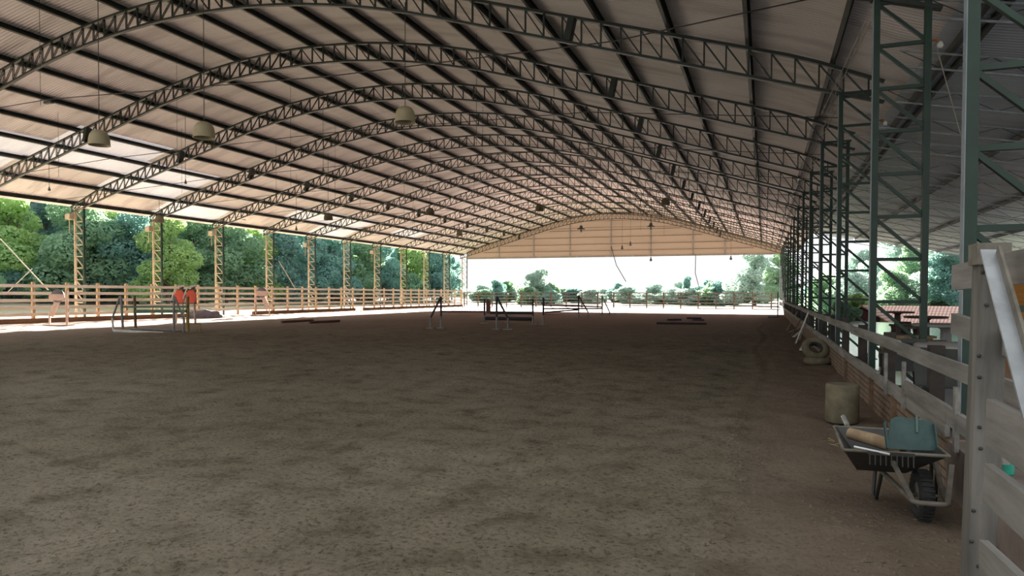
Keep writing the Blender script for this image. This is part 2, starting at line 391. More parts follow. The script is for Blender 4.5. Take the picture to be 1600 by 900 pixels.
for j, k in enumerate(range(3, NB)):
    src = lc_near if 4 <= k < 9 else lc_far
    o = src if k in (4, 9) else copy_tree(src)
    o.location = (XL-.36, BY(k), 0)
    if k == 3: lab = 'ochre lattice column on the left side, just outside the picture'
    elif k == 14: lab = 'farthest ochre lattice column on the left, at the gable end'
    else: lab = f'ochre lattice column behind the left fence, {ORD[k-4]} from the left'
    tag(o, lab, 'column', 'ochre lattice columns along the left side')
# junction boxes on some left columns
for k, dz in ((4, 5.55), (5, 5.35), (6, 5.5), (8, 5.4), (10, 5.4)):
    mb = MB(); mb.box((0,0,0), (.34,.26,.30)); mb.box((-.02,0,-.5), (.03,.03,.75))
    j_ = mb.build('junction_box', M['ochre'], None, (XL-.36-.15, BY(k)-.2, dz))
    tag(j_, f'small rusty electric box near the top of the {ORD[k-4]} left column', 'electric box', 'electric boxes on the left columns')
# gable end
YG = BY(14) + .55
mb = MB(); gx = [XL + i*(XR-XL+.4)/48 for i in range(49)]; gb = 5.72
vs = [(x, YG, gb) for x in gx] + [(x, YG, max(gb+.02, roofz(x)-.02)) for x in gx] + [(x, YG+.04, gb) for x in gx] + [(x, YG+.04, max(gb+.02, top(x))) for x in gx]
N = 49; mb.add(vs, [(i, i+1, N+i+1, N+i) for i in range(48)])
tag(mb.build('wall_back', M['gable']), kind='structure')
gf = thing('gable_frame', 'steel frame of posts and rails on the inside of the tan gable end', 'wall frame', (0, YG-.12, 0))
for px in (780, 834, 891, 955, 1017, 1083, 1133):
    p = atY(px, 395, YG); MB().box((p.x, 0, (gb+arch(p.x))/2), (.13,.1,arch(p.x)-gb)).build('post', M['concrete'], gf)
for z in (gb+.08, gb+.75, gb+1.5, gb+2.3, gb+3.1):
    lo = [x for x in gx if arch(x) > z]
    if lo: MB().box(((lo[0]+lo[-1])/2, .05, z), (lo[-1]-lo[0], .05, .14 if z < gb+.1 else .05)).build('rail', M['concrete'] if z < gb+.1 else M['brownwood'], gf)
# ---------------------------------------------------------------- ground
def spacing(a, b, s0, g, smax):
    o = [a]; s = s0
    while o[-1] < b: o.append(o[-1]+s); s = min(smax, s*g)
    o[-1] = b; return o
gxs = sorted([-v for v in spacing(-1.33, 34.3, .05, 1.012, 1.0)])
gys = spacing(-6, 2.5, .5, 1, .5)[:-1] + spacing(2.5, BY(14)-3.2, .05, 1.0085, 1.1)
def gz(x, y):
    q = Vector((x, y, 0)); d = math.hypot(x, y)
    f = 1.0 if d < 26 else max(.15, 1-(d-26)/20)
    z = .034*noise.noise(q*1.1) + .024*noise.noise(q*3.1+Vector((7,3,1))) + .012*noise.noise(q*8.0)
    z += .012*max(0, noise.noise(q*5.3+Vector((2,9,4))))**1.0
    # ridge and wheel rut along the wall side
    xr = -.13 + .12*math.sin(y*.55) - max(0, 6.2-y)*.10
    z += .016*math.exp(-((x-xr+.06)/.12)**2) - .014*math.exp(-((x-xr-.08)/.09)**2)
    xt = -2.25 - .02*y
    if 4 < y < 9: z += .010*math.sin(y*30)*math.exp(-((x-xt)/.22)**2)
    if x > .9: z += (x-.9)*.05
    return z*f - .006
nx = len(gxs); mb = MB(); mb.v = [(x, y, gz(x, y)) for y in gys for x in gxs]
for j in range(len(gys)-1):
    for i in range(nx-1): mb.f.append((j*nx+i, j*nx+i+1, (j+1)*nx+i+1, (j+1)*nx+i)); mb.mi.append(0); mb.sm.append(True)
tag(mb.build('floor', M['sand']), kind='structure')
def sm(a, b, x):
    t = max(0, min(1, (x-a)/(b-a))); return t*t*(3-2*t)
def terrain(x, y):
    drop = -3.6*sm(39, 58, y)*sm(2.5, 10, x)
    hill = 17*sm(85, 170, y)*sm(4, 40, x)
    lefth = 3.5*sm(62, 110, -x)
    return -.06 + drop + hill + lefth
mb = MB(); tx = [-160+5*i for i in range(15)] + [-85+3*i for i in range(60)] + [95+5*i for i in range(14)]; ty = [-30+3*i for i in range(75)] + [195+8*i for i in range(30)]
nx = len(tx); mb.v = [(x, y, terrain(x, y)) for y in ty for x in tx]
for j in range(len(ty)-1):
    for i in range(nx-1): mb.f.append((j*nx+i, j*nx+i+1, (j+1)*nx+i+1, (j+1)*nx+i)); mb.mi.append(0); mb.sm.append(True)
tag(mb.build('ground', M['grass']), kind='structure')
mb = MB(); mb.add([(-10.5,75.5,.02),(3.0,75.5,.02),(3.0,96,.02),(-4,96,.02)], [(0,1,2,3)]); tag(mb.build('ground_road', M['road']), kind='structure')
mb = MB(); mb.box((9.0, 16.5, .06), (15.0, 43.0, .16)); tag(mb.build('floor_patio', M['patio']), kind='structure')
mb = MB(); mb.add([(2.3,38.2,.0),(30,38.2,.0),(30,44,-.6),(2.3,47,-.05)], [(0,1,2,3)]); tag(mb.build('ground_lawn', M['lawn']), kind='structure')
# dirt clods
mb = MB(); rr = random.Random(5)
def clod(p, r):
    vs = []
    for (a, b, c) in ((1,0,0),(-1,0,0),(0,1,0),(0,-1,0),(0,0,1),(0,0,-1)):
        k = r*rr.uniform(.6, 1.2); vs.append((p[0]+a*k*rr.uniform(.8,1.5), p[1]+b*k, p[2]+c*k*.7))
    mb.add(vs, [(0,2,4),(2,1,4),(1,3,4),(3,0,4),(2,0,5),(1,2,5),(3,1,5),(0,3,5)], 0, False)
for i in range(9000):
    d = 2.9 + 20*rr.random()**1.9; u = rr.uniform(-.78, .62); p = EYE + (CF + CR*u)*d
    if p.x > 1.2: continue
    clod((p.x, p.y, gz(p.x, p.y)), rr.uniform(.004, .015)*(1 if rr.random() < .94 else 2))
for i in range(500):
    y = rr.uniform(4, 9); x = -.2 + .12*math.sin(y*.55) - max(0, 6.2-y)*.1 + rr.gauss(0, .12); clod((x, y, gz(x, y)), rr.uniform(.006, .022))
for i in range(260):
    x = rr.uniform(.3, 1.1); y = rr.uniform(3.5, 5.2); clod((x, y, gz(x, y)), rr.uniform(.004, .022))
tag(mb.build('dirt_clods', M['sand']), 'small clods of brown earth scattered over the arena floor', 'dirt', None, 'stuff')
# ---------------------------------------------------------------- left and far fences
XFn = -33.4
lf = thing('rail_fence', 'pale five-rail wooden fence along the sunlit left side of the arena', 'fence', (XFn, 0, 0))
y = 14.4
while y < 73:
    MB().box((-.09, y, 1.0), (.12,.13,1.98)).build('post', M['postwood'], lf); y += 1.72
for z in (1.80, 1.44, 1.09, .74, .40): MB().box((0, 43.5, z), (.035, 59, .15)).build('rail', M['palewood'], lf)
ff = thing('rail_fence', 'dark-posted rail fence across the far end, below the tan gable', 'fence', (0, 73.2, 0))
x = -33.2
while x < 1.2:
    MB().box((x, 0, .86), (.14,.13,1.72)).build('post', M['brownwood'], ff); x += 1.78
for z in (1.62, 1.28, .94, .60, .28): MB().box((-16, -.08, z), (34.6, .035, .10)).build('rail', M['greywood'], ff)
for (a, b, lab) in ((0,0,'long reddish kerb timber under the left fence, nearest one'), (1,0,'reddish kerb timber under the left fence, middle one'), (2,0,'reddish kerb timber under the left fence, farthest one')):
    ya, yb = ((14.4, 33.4), (37.8, 50.3), (51.6, 72.5))[a]
    o = MB().box((0, (yb-ya)/2, .11), (.16, yb-ya, .24)).build('kerb_timber', M['red_kerb'], None, (XFn+.26, ya, 0)); tag(o, lab, 'kerb', 'kerb timbers under the left fence')
# ---------------------------------------------------------------- right wall, rails
mb = MB(); mb.box((0, 35.95, .21), (.15, 60.1, .44)); wr = mb.build('wall_right', M['brick'], None, (1.405, 0, 0)); tag(wr, kind='structure')
for yy in (17.4, 12.9, 9.9, 8.25, 6.9): MB().box((-.10, yy, .21), (.05, .09, .42)).build('pilaster', M['brownwood'], wr)
mb = MB(); mb.box((0, 2.9, .20), (.20, 6.1, .42)); tag(mb.build('wall_right_end', M['plaster'], None, (1.40, 0, 0)), kind='structure')
pf = thing('plank_fence', 'weathered grey plank railing on top of the low brick wall, right side', 'fence', (0,0,0))
rr = random.Random(3); y = 7.1
while y < 66:
    h = 1.06 - rr.random()*.06; lean = rr.uniform(-.05, .05)
    MB().beam((1.46, y, .2), (1.46+lean*.3, y+lean*2, h), .12, .12, (0,1,0)).build('post', M['darkwood'], pf); y += 2.45
y = 3.9; k = 0
while y < 66:
    yb = min(66, y+4.1); dz = rr.uniform(-.012, .012)
    MB().beam((1.31, y, .955+dz), (1.31, yb, .955-dz), .035, .125).build('top_rail', M['greywood'], pf); y = yb+.004
y = 6.0
while y < 66:
    yb = min(66, y+3.4); dz = rr.uniform(-.015, .015)
    MB().beam((1.315, y, .475+dz), (1.315, yb, .475-dz), .035, .13).build('kick_board', M['greywood'], pf); y = yb+.01
for a, b, z0, z1 in ((4.6, 5.9, .60, .60), (5.91, 7.55, .605, .60)):
    MB().beam((1.30, a, z0), (1.30, b, z1), .035, .13).build('mid_board', M['greywood'], pf)
for yy in (7.55, 8.6, 5.6): MB().box((1.28, yy, .62), (.03, .06, .46)).build('batten', M['greywood'], pf)
# near gate panel
gp = thing('corral_gate', 'weathered plank gate with a tall square post and a pale metal brace, right foreground', 'gate', (0,0,0))
def gat(px, py): return atX(px, py, 1.0)
b0, b1 = atX(1527, 900, 1.0), atX(1549, 386, 1.0)
b0 = b0 + (b0-b1)*.06; GX = 1.0
MB().beam(b0, b1, .115, .13, (0,1,0)).build('post', M['greypost'], gp)
def plank(pa, pb, h, X, th=.035, nm='plank'):
    A, B = atX(*pa, X), atX(*pb, X); d = (A-B); A = A; B2 = B - d*1.6
    return MB().beam(A, B2, th, h).build(nm, M['greywood'], gp)
plank((1492, 434), (1590, 419), .145, 1.045)
plank((1491, 505), (1600, 545), .12, 1.06)
plank((1548, 659), (1600, 692), .195, .90)
plank((1544, 754), (1600, 801), .165, .90)
plank((1537, 880), (1600, 945), .20, .90)
A, B = atX(1549, 398, .93), atX(1604, 600, .88)
bd = B-A; MB().beam(A-bd*.04, A+bd*2.6, .012, .075, (1,0,0)).build('brace', M['gal'], gp)['label'] = 'pale galvanised angle brace'
MB().beam(A-bd*.04+Vector((.02,-.035,0)), A+bd*2.6+Vector((.02,-.035,0)), .055, .012, (1,0,0)).build('brace_flange', M['barrowtube'], gp)
MB().box(b1+Vector((-.01,-.01,-.035)), (.135,.15,.10)).build('post_cap', M['barrowtube'], gp)
for t in (.03,.07,.16,.30,.36,.50,.56,.74,.83,.9):
    p = b1.lerp(b0, t) + Vector((-.03+rr.uniform(-.02,.02), -.068, 0)); MB().lathe([(0,-.009),(.008,-.006),(.009,0),(.008,.006),(0,.009)], 8, p).build('bolt', M['tray'], gp)
# ---------------------------------------------------------------- wheelbarrow
WB = at(1440, 812, 0.0); th = math.radians(4)
wb = thing('wheelbarrow', 'dark metal wheelbarrow with one black tyre, parked by the low wall', 'wheelbarrow', (WB.x, WB.y, .0), th)
RW = Matrix.Rotation(PI/2, 3, 'Y'); wz = .165
wt = thing('wheel', None, None, (0,0,0)); wt.parent = wb
mb = MB(); mb.torus((0,0,wz), .122, .043, RW, 30, 12, sq=1.1)
for i in range(30):
    a = 2*PI*i/30; mb.box((0, .166*math.cos(a), wz+.166*math.sin(a)), (.07,.012,.010), Matrix.Rotation(a, 3, 'X'))
mb.build('tyre', M['black'], wt)
MB().lathe([(0,-.03),(.085,-.028),(.088,0),(.085,.028),(0,.03)], 20).build('rim', M['barrowtube'], wt).matrix_local = Matrix.Translation((0,0,wz)) @ RW.to_4x4()
def trayv(s, z, x0, x1, yf, yb): return [(-x0-.235, yf, z), (x0-.235, yf, z), (x1-.17, yb, z), (-x1-.17, yb, z)]
mb = MB(); o_ = trayv(0,.50,.30,.29,-.31,.52); i_ = trayv(0,.29,.15,.17,.06,.38); i2 = [(x*.93, y_*.97+.005, z+.012) for x, y_, z in i_]; o2 = [(x*.96, y_*.98+.004, z+.001) for x, y_, z in o_]
mb.add(o_+i_+o2+i2, [(0,4,5,1),(1,5,6,2),(2,6,7,3),(3,7,4,0),(4,7,6,5),(8,9,13,12),(9,10,14,13),(10,11,15,14),(11,8,12,15),(12,13,14,15),(0,1,9,8),(1,2,10,9),(2,3,11,10),(3,0,8,11)])
mb.build('tray', M['tray'], wb)
mb = MB(); mb.tube([Vector(p) for p in o_]+[Vector(o_[0])], .011, 8); mb.build('tray_rim', M['barrowtube'], wb)
fr = MB(); fr.tube([(-.31,.86,.46),(-.28,.62,.38),(-.21,.30,.27),(-.12,.0,.185),(-.10,-.19,.17),(-.07,-.215,.17),(.07,-.215,.17),(.10,-.19,.17),(.12,.0,.185),(.17,.30,.27),(.21,.62,.38),(.24,.86,.46)], .017, 8)
fr.tube([(-.095,0,wz),(.095,0,wz)], .012, 8); fr.build('frame', M['barrowtube'], wb)
for sx in (-1, 1):
    MB().tube([(sx*.275-.035,.85,.457),(sx*.28-.035,1.0,.50)], .02, 10).build('handle', M['silver'], wb)
    MB().tube([(sx*.18,.46,.30),(sx*.19,.50,.01),(sx*.19,.40,.01),(sx*.17,.30,.27)], .013, 8).build('leg', M['tray'], wb)
    MB().beam((sx*.17-.05,-.17,.42), (sx*.10,-.17,.175), .03, .012, (0,1,0)).build('tray_strut', M['barrowtube'], wb)
Rb = rotz(th)
def wl(x, y_, z): return Vector((WB.x, WB.y, 0)) + Rb @ Vector((x, y_, z))
A, B = wl(-.10,.06,.45), atd(1327, 677, 4.95)
o = MB().tube([A, A.lerp(B,.5)+Vector((0,0,.005)), B], [.045,.047,.042], 12).build('log', M['log']); tag(o, 'pale wooden log lying across the wheelbarrow tray', 'log')
sv = thing('scoop', 'scuffed teal plastic scoop standing in the wheelbarrow', 'scoop', wl(-.07,-.02,.475), th+.1); sv.scale = (.66,.66,.68)
mb = MB(); R = Matrix.Rotation(math.radians(-22), 3, 'X')
pl = [(-.24,-.06),(.23,-.06),(.235,.20),(.19,.235),(-.10,.27),(-.16,.24)]
vs = [R @ Vector((a, 0, b+.05)) for a, b in pl] + [R @ Vector((a, .02, b+.05)) for a, b in pl]
nP = len(pl); mb.add(vs, [tuple(range(nP)), tuple(range(nP, 2*nP))[::-1]] + [(i, nP+i, nP+(i+1) % nP, (i+1) % nP) for i in range(nP)])
for a in (-.235, .228): mb.box(R @ Vector((a, -.02, .12)), (.012,.05,.26), R)
mb.build('blade', M['teal'], sv)
MB().tube([R @ Vector((.065,-.012,.16)), R @ Vector((.085,-.008,.34))], .013, 8).build('handle', M['tealdust'], sv)
rk = thing('rake', 'small rake with a bright metal handle lying on the wheelbarrow', 'rake', (0,0,0))
A, B = atd(1334,698,4.30), atd(1390,710,4.22)
MB().tube([A, B], .010, 8).build('handle', M['silver'], rk)
MB().beam(B+Vector((-.12,.0,0)), B+Vector((.14,.02,0)), .02, .02).build('head', M['tray'], rk)
for i in range(9): MB().beam(B+Vector((-.11+.03*i,-.0,0)), B+Vector((-.11+.03*i,-.01,-.07)), .006, .006, (0,1,0)).build('tine', M['tray'], rk)
# drum, tyres, straw, bottle
p = at(1317, 662, 0)
o = MB().lathe([(0,.002),(.172,.004),(.182,.02),(.184,.22),(.182,.435),(.172,.452),(.16,.455),(.10,.447),(0,.445)], 32).build('stone_drum', M['drum'], None, (p.x, p.y+.1, .0)); tag(o, 'tan cylindrical stone block standing by the brick wall', 'stone block')
p = at(1279, 572, 0)
def tyre(lab, loc, rot):
    t = thing('old_tyre', lab, 'tyre', loc); t.rotation_euler = rot
    MB().torus((0,0,0), .20, .085, None, 32, 12, sq=.95).build('tread', M['drum'], t); MB().torus((0,0,0), .135, .035, None, 28, 8, sq=1.8).build('bead', M['black'], t); return t
tyre('dusty old tyre lying flat on the sand by the wall', (p.x, p.y+.28, .085), (0,0,0))
tyre('dusty old tyre leaning on the wall above the flat one', (p.x-.04, p.y+.42, .335), (math.radians(52), 0, .3))
mb = MB(); rr = random.Random(9)
for i in range(14):
    q = at(rr.uniform(1303,1326), rr.uniform(680,708), 0) + Vector((0,0,.01)); a = rr.uniform(0, PI); l = rr.uniform(.05,.13); mb.beam(q, q+Vector((l*math.cos(a), l*math.sin(a), rr.uniform(0,.02))), .006, .004)
tag(mb.build('straw', M['straw']), 'loose bits of pale straw on the ground by the log', 'straw', None, 'stuff')
p = atX(1575, 752, 1.40)
bt = thing('bottle', 'green plastic bottle standing behind the gate planks', 'bottle', (1.40, p.y, .41))
MB().lathe([(0,0),(.028,.001),(.031,.01),(.031,.10),(.027,.135),(.013,.165),(.012,.18),(0,.18)], 20).build('body', M['bottle'], bt)
MB().lathe([(.0135,.168),(.0145,.17),(.0145,.19),(0,.191)], 14).build('cap', M['black'], bt)
# boards leaning on the wall
def lean(px, py, X, h, w, a, nm, mat, lab, grp='boards leaning on the wall'):
    q = at(px, py, 0); o = MB().beam(q, Vector((X, q.y+a, h)), .03, w, (0,1,0)).build(nm, mat); return tag(o, lab, 'board', grp)
lean(1243, 537, 1.27, .95, .16, .5, 'leaning_board', M['whitepaint'], 'tall white board leaning on the railing beyond the tyres')
lean(1249, 531, 1.27, .62, .2, -.3, 'leaning_board', M['greywood'], 'short grey board leaning beside the tall white one')
lean(1237, 524, 1.27, .55, .12, .9, 'leaning_board', M['brownwood'], 'brown board leaning behind the tall white one')
lean(1229, 517, 1.27, .75, .2, .6, 'leaning_board', M['greywood'], 'grey board leaning on the far part of the railing')
for i, (px, py, a, lab, mt) in enumerate(((1240,528,.9,'white broken plank lying at the foot of the wall','whitepaint'), (1232,521,-.5,'grey plank end lying near the wall beyond the white board','greywood'), (1252,549,1.2,'pale wood scrap lying just beyond the old tyres','whitepaint'))):
    q = at(px, py, 0); o = MB().beam(q+Vector((0,0,.04)), q+Vector((.45*math.cos(a), .8*math.sin(a), .22)), .10, .03).build('wood_scrap', M[mt]); tag(o, lab, 'plank')
p = at(1215, 496, 0); st = thing('hurdle_stand', 'thin dark pole on a flat base against the far right fence', 'stand', p)
MB().box((-.25,0,.03), (.7,.4,.06)).build('base', M['darkbar'], st); MB().box((0,0,.85), (.07,.07,1.65)).build('pole', M['darkbar'], st)
# ---------------------------------------------------------------- show jumps
def px_post(o, name, pa, pb, dist, w, mat, h=None):
    A, B = atd(*pa, dist), atd(*pb, dist); return MB().beam(A, B, w, h or w, (0,1,0)).build(name, mat, o)
# near hurdle by the left fence
D = 25.6
hj = thing('show_jump', 'green-barred practice jump with slanted grey side frames, near the left fence', 'show jump', (0,0,0))
P = at(215, 514, 0)
def hp(px, py, dd=0): return atd(px, py, D+dd)
def tb(nm, pa, pb, r, mat, da=0, db=0): return MB().tube([hp(*pa, da), hp(*pb, db)], r, 8).build(nm, mat, hj)
tb('upright', (189,462), (192,514), .045, M['greybar']); tb('side_strut', (188,462), (175.5,497), .035, M['greybar']); tb('side_strut', (175.5,497), (177,517), .035, M['whitepaint'])
tb('upright', (210,462), (212,513), .05, M['brownwood'], 1.0, 1.0)
tb('upright', (272,464), (271.5,518), .045, M['greybar']); tb('side_strut', (273,464), (288,500), .035, M['greybar']); tb('side_strut', (288,500), (286,520), .035, M['greybar'])
tb('upright', (293,463.5), (293.5,518), .06, M['yellowbar']); tb('foot_rail', (287,505.5), (313,505.5), .025, M['yellowbar']); tb('foot_leg', (312.5,505), (312.5,519), .025, M['yellowbar'])
for (a, b, hh, mt) in (((191,479.5),(293,479.2),.075,'greenbar'), ((212,486.4),(291,486.4),.125,'greenbar')):
    MB().beam(hp(*a, .5), hp(*b, -.1), .05, hh).build('bar', M[mt], hj)
tb('base_rail', (178,517), (255,521), .06, M['whitepaint'], 0, 0); tb('base_rail', (205,514), (292,516), .04, M['greybar'], .8, .4)
# wing stand pairs further back
def wing(px, y0, y1, px2, y2, lab, topm, grp, base=True):
    q = at(px, y1, 0); d = (q-EYE).dot(CF)
    o = thing('jump_wing', lab, 'jump stand', (0,0,0), 0, grp)
    g = lambda x, y: atd(x, y, d)
    MB().tube([g(px, y0), g(px, (y0+y1)/2+6)], .05, 8).build('upper_post', topm, o); MB().tube([g(px, (y0+y1)/2+6), g(px, y1-.6)], .045, 8).build('lower_post', M['greybar'], o)
    MB().box(g(px, y1-.6), (.34,.26,.035)).build('foot', M['greybar'], o)
    if px2:
        MB().tube([g(px, y0), g(px2, y2)], .045, 8).build('slanted_rail', topm, o); MB().tube([g(px2, y2), g(px2, y1-.4)], .04, 8).build('short_post', M['greybar'], o)
        MB().box(g(px2, y1-.4), (.34,.26,.035)).build('foot', M['greybar'], o)
    return d
g1 = 'jump wings in the middle of the arena'
wing(689, 463.5, 513, 673, 496, 'leftmost black slanted jump wing in the middle of the arena', M['darkbar'], g1)
wing(776, 463.5, 515, 793.5, 497, 'black slanted jump wing sloping right, beside the blue-black poles', M['darkbar'], g1)
d2 = wing(757, 467, 505.5, None, 0, 'dark jump post in the middle with a reddish board beside it', M['darkbar'], g1)
d3 = wing(832.5, 467, 507, None, 0, 'slim dark jump post at the right end of the blue-black poles', M['darkbar'], g1)
wing(849, 465, 507.5, None, 0, 'slim dark jump post at the left end of the red-brown poles', M['darkbar'], g1)
wing(904, 462, 496.5, 919, 488, 'tall dark jump post before the far fence, short leg at its right', M['darkbar'], g1)
wing(941, 463, 492.5, 953, 489, 'grey jump post farthest right of the jumps', M['greybar'], g1)
def pole(pa, pb, r, mat, lab, grp, d=None, fr=False):
    if d: A, B = atd(*pa, d), atd(*pb, d)
    else: A, B = at(*pa, r), at(*pb, r)
    o = MB().tube([A, B], r, 10).build('jump_pole', mat); return tag(o, lab, 'pole', grp)
g2 = 'jump poles'
dm = (d2+d3)/2
pole((758,497.5), (831,498.5), .085, M['darkbar'], 'thick blue-black pole, lower of the two between middle posts', g2, dm)
pole((766,488.5), (832,489), .07, M['darkbar'], 'blue-black pole, upper of the two between middle posts', g2, dm)
pole((690,487), (757,487), .06, M['redbar'], 'long reddish pole behind the leftmost jump wing', g2, 52)
for i, (pa, pb, mt, lab) in enumerate((((850,477),(941,479.5),'redbar','topmost red-brown pole of the far jump'), ((850,482.5),(941,482),'redbar','second red-brown pole from the top of the far jump'), ((851,488),(904,484),'darkbar','dark sloping pole third from the top of the far jump'), ((851,492),(884,493),'redbar','lowest short red-brown pole of the far jump'))):
    pole(pa, pb, .055, M[mt], lab, g2, 49)
q = atd(763, 490, 50); o = MB().box((0,0,.5), (.36,.05,.95)).build('filler_board', M['redbar'], None, (q.x, q.y, 0)); tag(o, 'upright reddish board beside the middle jump post', 'board')
for pa, pb, lab in (((440,502.8),(489,500.2),'left one of two dark poles lying on the sand before the left fence'), ((484,503.6),(530,501.3),'right one of two dark poles lying on the sand before the left fence')):
    pole(pa, pb, .06, M['redbar'], lab, 'poles lying on the sand')
for pa, pb, lab in (((1073,497),(1096,497.2),'farthest dark pole lying on the sand below the far fence'), ((1043,499.6),(1064,499.4),'short grey pole lying second from the far fence'), ((1026,505),(1104,505.8),'longest dark pole lying on the sand at the right'), ((1083,499.4),(1100,500),'short dark pole lying right of the short grey pole')):
    pole(pa, pb, .05, M['darkbar'], lab, 'poles lying on the sand')
# ---------------------------------------------------------------- disc stands, red panels, tarp
def disc_stand(px, py, dist, lab, s=1.0, flip=1):
    q = atd(px, py, dist); q.z = 0
    o = thing('disc_stand', lab, 'stand', q, math.radians(20), 'wooden disc stands by the left fence')
    MB().tube([(.42*flip*s,0,0),(.42*flip*s,0,1.62*s)], .045, 8).build('post', M['palepost'], o)
    MB().tube([(-.36*flip*s,0,0),(-.36*flip*s,0,.55*s)], .04, 8).build('leg', M['palepost'], o)
    MB().beam((-.30*flip*s,0,.42*s), (.02*flip*s,0,1.12*s), .24*s, .04, (0,1,0)).build('slanted_board', M['palepost'], o)
    d = MB(); d.lathe([(0,-.03),(.29*s,-.03),(.30*s,0),(.29*s,.03),(0,.03)], 28); e = d.build('disc', M['tarp'], o); e.matrix_local = Matrix.Translation((.05*s*flip,-.05,1.33*s)) @ Matrix.Rotation(PI/2, 4, 'X')
    e['label'] = 'dull round face board'
    MB().box((.02*flip*s,-.10,1.27*s), (.66*s,.03,.28*s)).build('crosspiece', M['palepost'], o)
    MB().box((.06*flip,0,.03), (1.1*s,.5*s,.06)).build('base', M['palepost'], o)
disc_stand(90, 508, 30.5, 'wooden stand with a round face board at the far left of the fence')
disc_stand(411, 494, 44.5, 'wooden stand with a round face board, farther along by a column', 1.15, -1)
def red_stand(px, lab):
    q = atd(px, 497, 33.5); q.z = 0
    o = thing('red_panel_stand', lab, 'stand', q, math.radians(20), 'red panel stands by the left fence')
    pl = [(-.17,.98),(.17,.98),(.24,1.10),(.24,1.38),(.13,1.62),(-.13,1.62),(-.24,1.38),(-.24,1.10)]
    MB().prism(pl, -.05, .05).build('panel', M['redpanel'], o)
    for sx in (-1, 1): MB().tube([(sx*.20,.0,0),(sx*.14,0,1.0)], .055, 8).build('leg', M['palepost'], o)
    MB().box((0,0,.97), (.5,.14,.05)).build('lower_rail', M['redbar'], o)
    MB().tube([(-.36,-.06,1.2),(-.20,-.06,1.66),(.0,-.02,1.82),(.25,0,1.85)], .035, 8).build('top_strap', M['whitepaint'], o)
    MB().tube([(.05,-.07,1.70),(.22,-.06,1.74)], .05, 8).build('grip', M['redbar'], o)
red_stand(281, 'left one of two red-orange panel stands at the left fence')
red_stand(299, 'right one of two red-orange panel stands at the left fence')
q = at(305, 497, 0); mb = MB(); n1, n2 = 26, 10; vs = []
for j in range(n2+1):
    for i in range(n1):
        a = 2*PI*i/n1; f = math.cos(j/n2*PI/2)**.45; w = 1+.12*noise.noise(Vector((math.cos(a)*2, math.sin(a)*2, j*.4)))
        vs.append((1.05*f*w*math.cos(a), .6*f*w*math.sin(a), .46*math.sin(j/n2*PI/2)**.8*(1+.25*noise.noise(Vector((math.cos(a)*1.4, math.sin(a)*1.4, 3))))))
mb.add(vs, [(j*n1+i, j*n1+(i+1) % n1, (j+1)*n1+(i+1) % n1, (j+1)*n1+i) for j in range(n2) for i in range(n1)], 0, True)
o = mb.build('tarp_heap', M['tarp'], None, (q.x+.1, q.y+.6, -.01)); o.rotation_euler = (0,0,math.radians(20)); tag(o, 'grey heap under a tarp at the foot of the left fence', 'tarp heap')
for px, py, lab in ((272,495,'white stake left of the grey tarp heap'), (286,496,'white stake in front of the grey tarp heap')):
    q = at(px, py, 0); o = MB().box((0,0,.2), (.06,.06,.42)).build('stake', M['whitepaint'], None, q); tag(o, lab, 'stake')
# ---------------------------------------------------------------- lamps
def bell(px, py, d, s, lab, cordlen=None, mat='cream'):
    p = atd(px, py, d); z1 = roofz(p.x)-.1
    o = thing('bell_lamp', lab, 'pendant lamp', p, 0, 'bell lamps hanging from the roof')
    mb = MB(); mb.lathe([(.03*s,.27*s),(.10*s,.265*s),(.20*s,.22*s),(.265*s,.12*s),(.295*s,-.02*s),(.30*s,-.18*s),(.315*s,-.20*s),(.305*s,-.20*s),(.285*s,-.17*s),(.28*s,-.02*s),(.25*s,.11*s),(.19*s,.20*s),(.02*s,.25*s)], 28)
    mb.build('shade', M[mat], o)
    MB().lathe([(0,-.10*s),(.06*s,-.09*s),(.085*s,-.04*s),(.06*s,.03*s),(.035*s,.08*s),(.035*s,.15*s),(0,.16*s)], 14).build('bulb', M['bulb'], o)
    MB().tube([(0,0,.26*s),(0,0,z1-p.z)], .012, 5).build('cord', M['wire'], o)
bell(155, 217, 21, 1.0, 'cream bell lamp hanging leftmost under the near roof')
bell(319, 205, 20.5, 1.03, 'cream bell lamp hanging second from left under the near roof')
bell(633, 181, 20, 1.0, 'cream bell lamp hanging at the middle of the near roof')
far_bells = [(513,339,40,'bell lamp hanging above the fifth left column, small in the distance'), (672,331,40,'bell lamp hanging right of the fifth left column, mid roof'), (843,325,46,'bell lamp hanging left of the tan gable, high up'),
             (1040,315,45,'bell lamp hanging high up above the right part of the gable'), (377,340,48,'bell lamp hanging over the third left column'), (249,343,40,'bell lamp hanging in front of the second left column top'), (570,357,60,'tiny bell lamp hanging above the sixth left column'), (718,365,62,'tiny bell lamp hanging over the tenth left column')]
for px, py, d, lab in far_bells: bell(px, py, d, .96 if d > 44 else .86, lab, None, 'drum')
def star(px, py, lab):
    p = atd(px, py, 66); o = thing('wide_pendant_lamp', lab, 'pendant lamp', p, 0, 'wide dark lamps before the gable')
    MB().lathe([(0,.35),(.12,.34),(.16,.12),(.38,.03),(.40,-.03),(0,-.04)], 18).build('shade', M['tray'], o)
    MB().lathe([(0,-.34),(.08,-.30),(.10,-.15),(.06,-.03),(0,-.02)], 12).build('bulb', M['greybulb'], o)
    MB().tube([(0,0,.33),(0,0,roofz(p.x)-.1-p.z)], .012, 5).build('cord', M['wire'], o)
star(908, 358, 'wide dark lamp hanging before the gable, left one'); star(1017, 354, 'wide dark lamp hanging before the gable, right one')
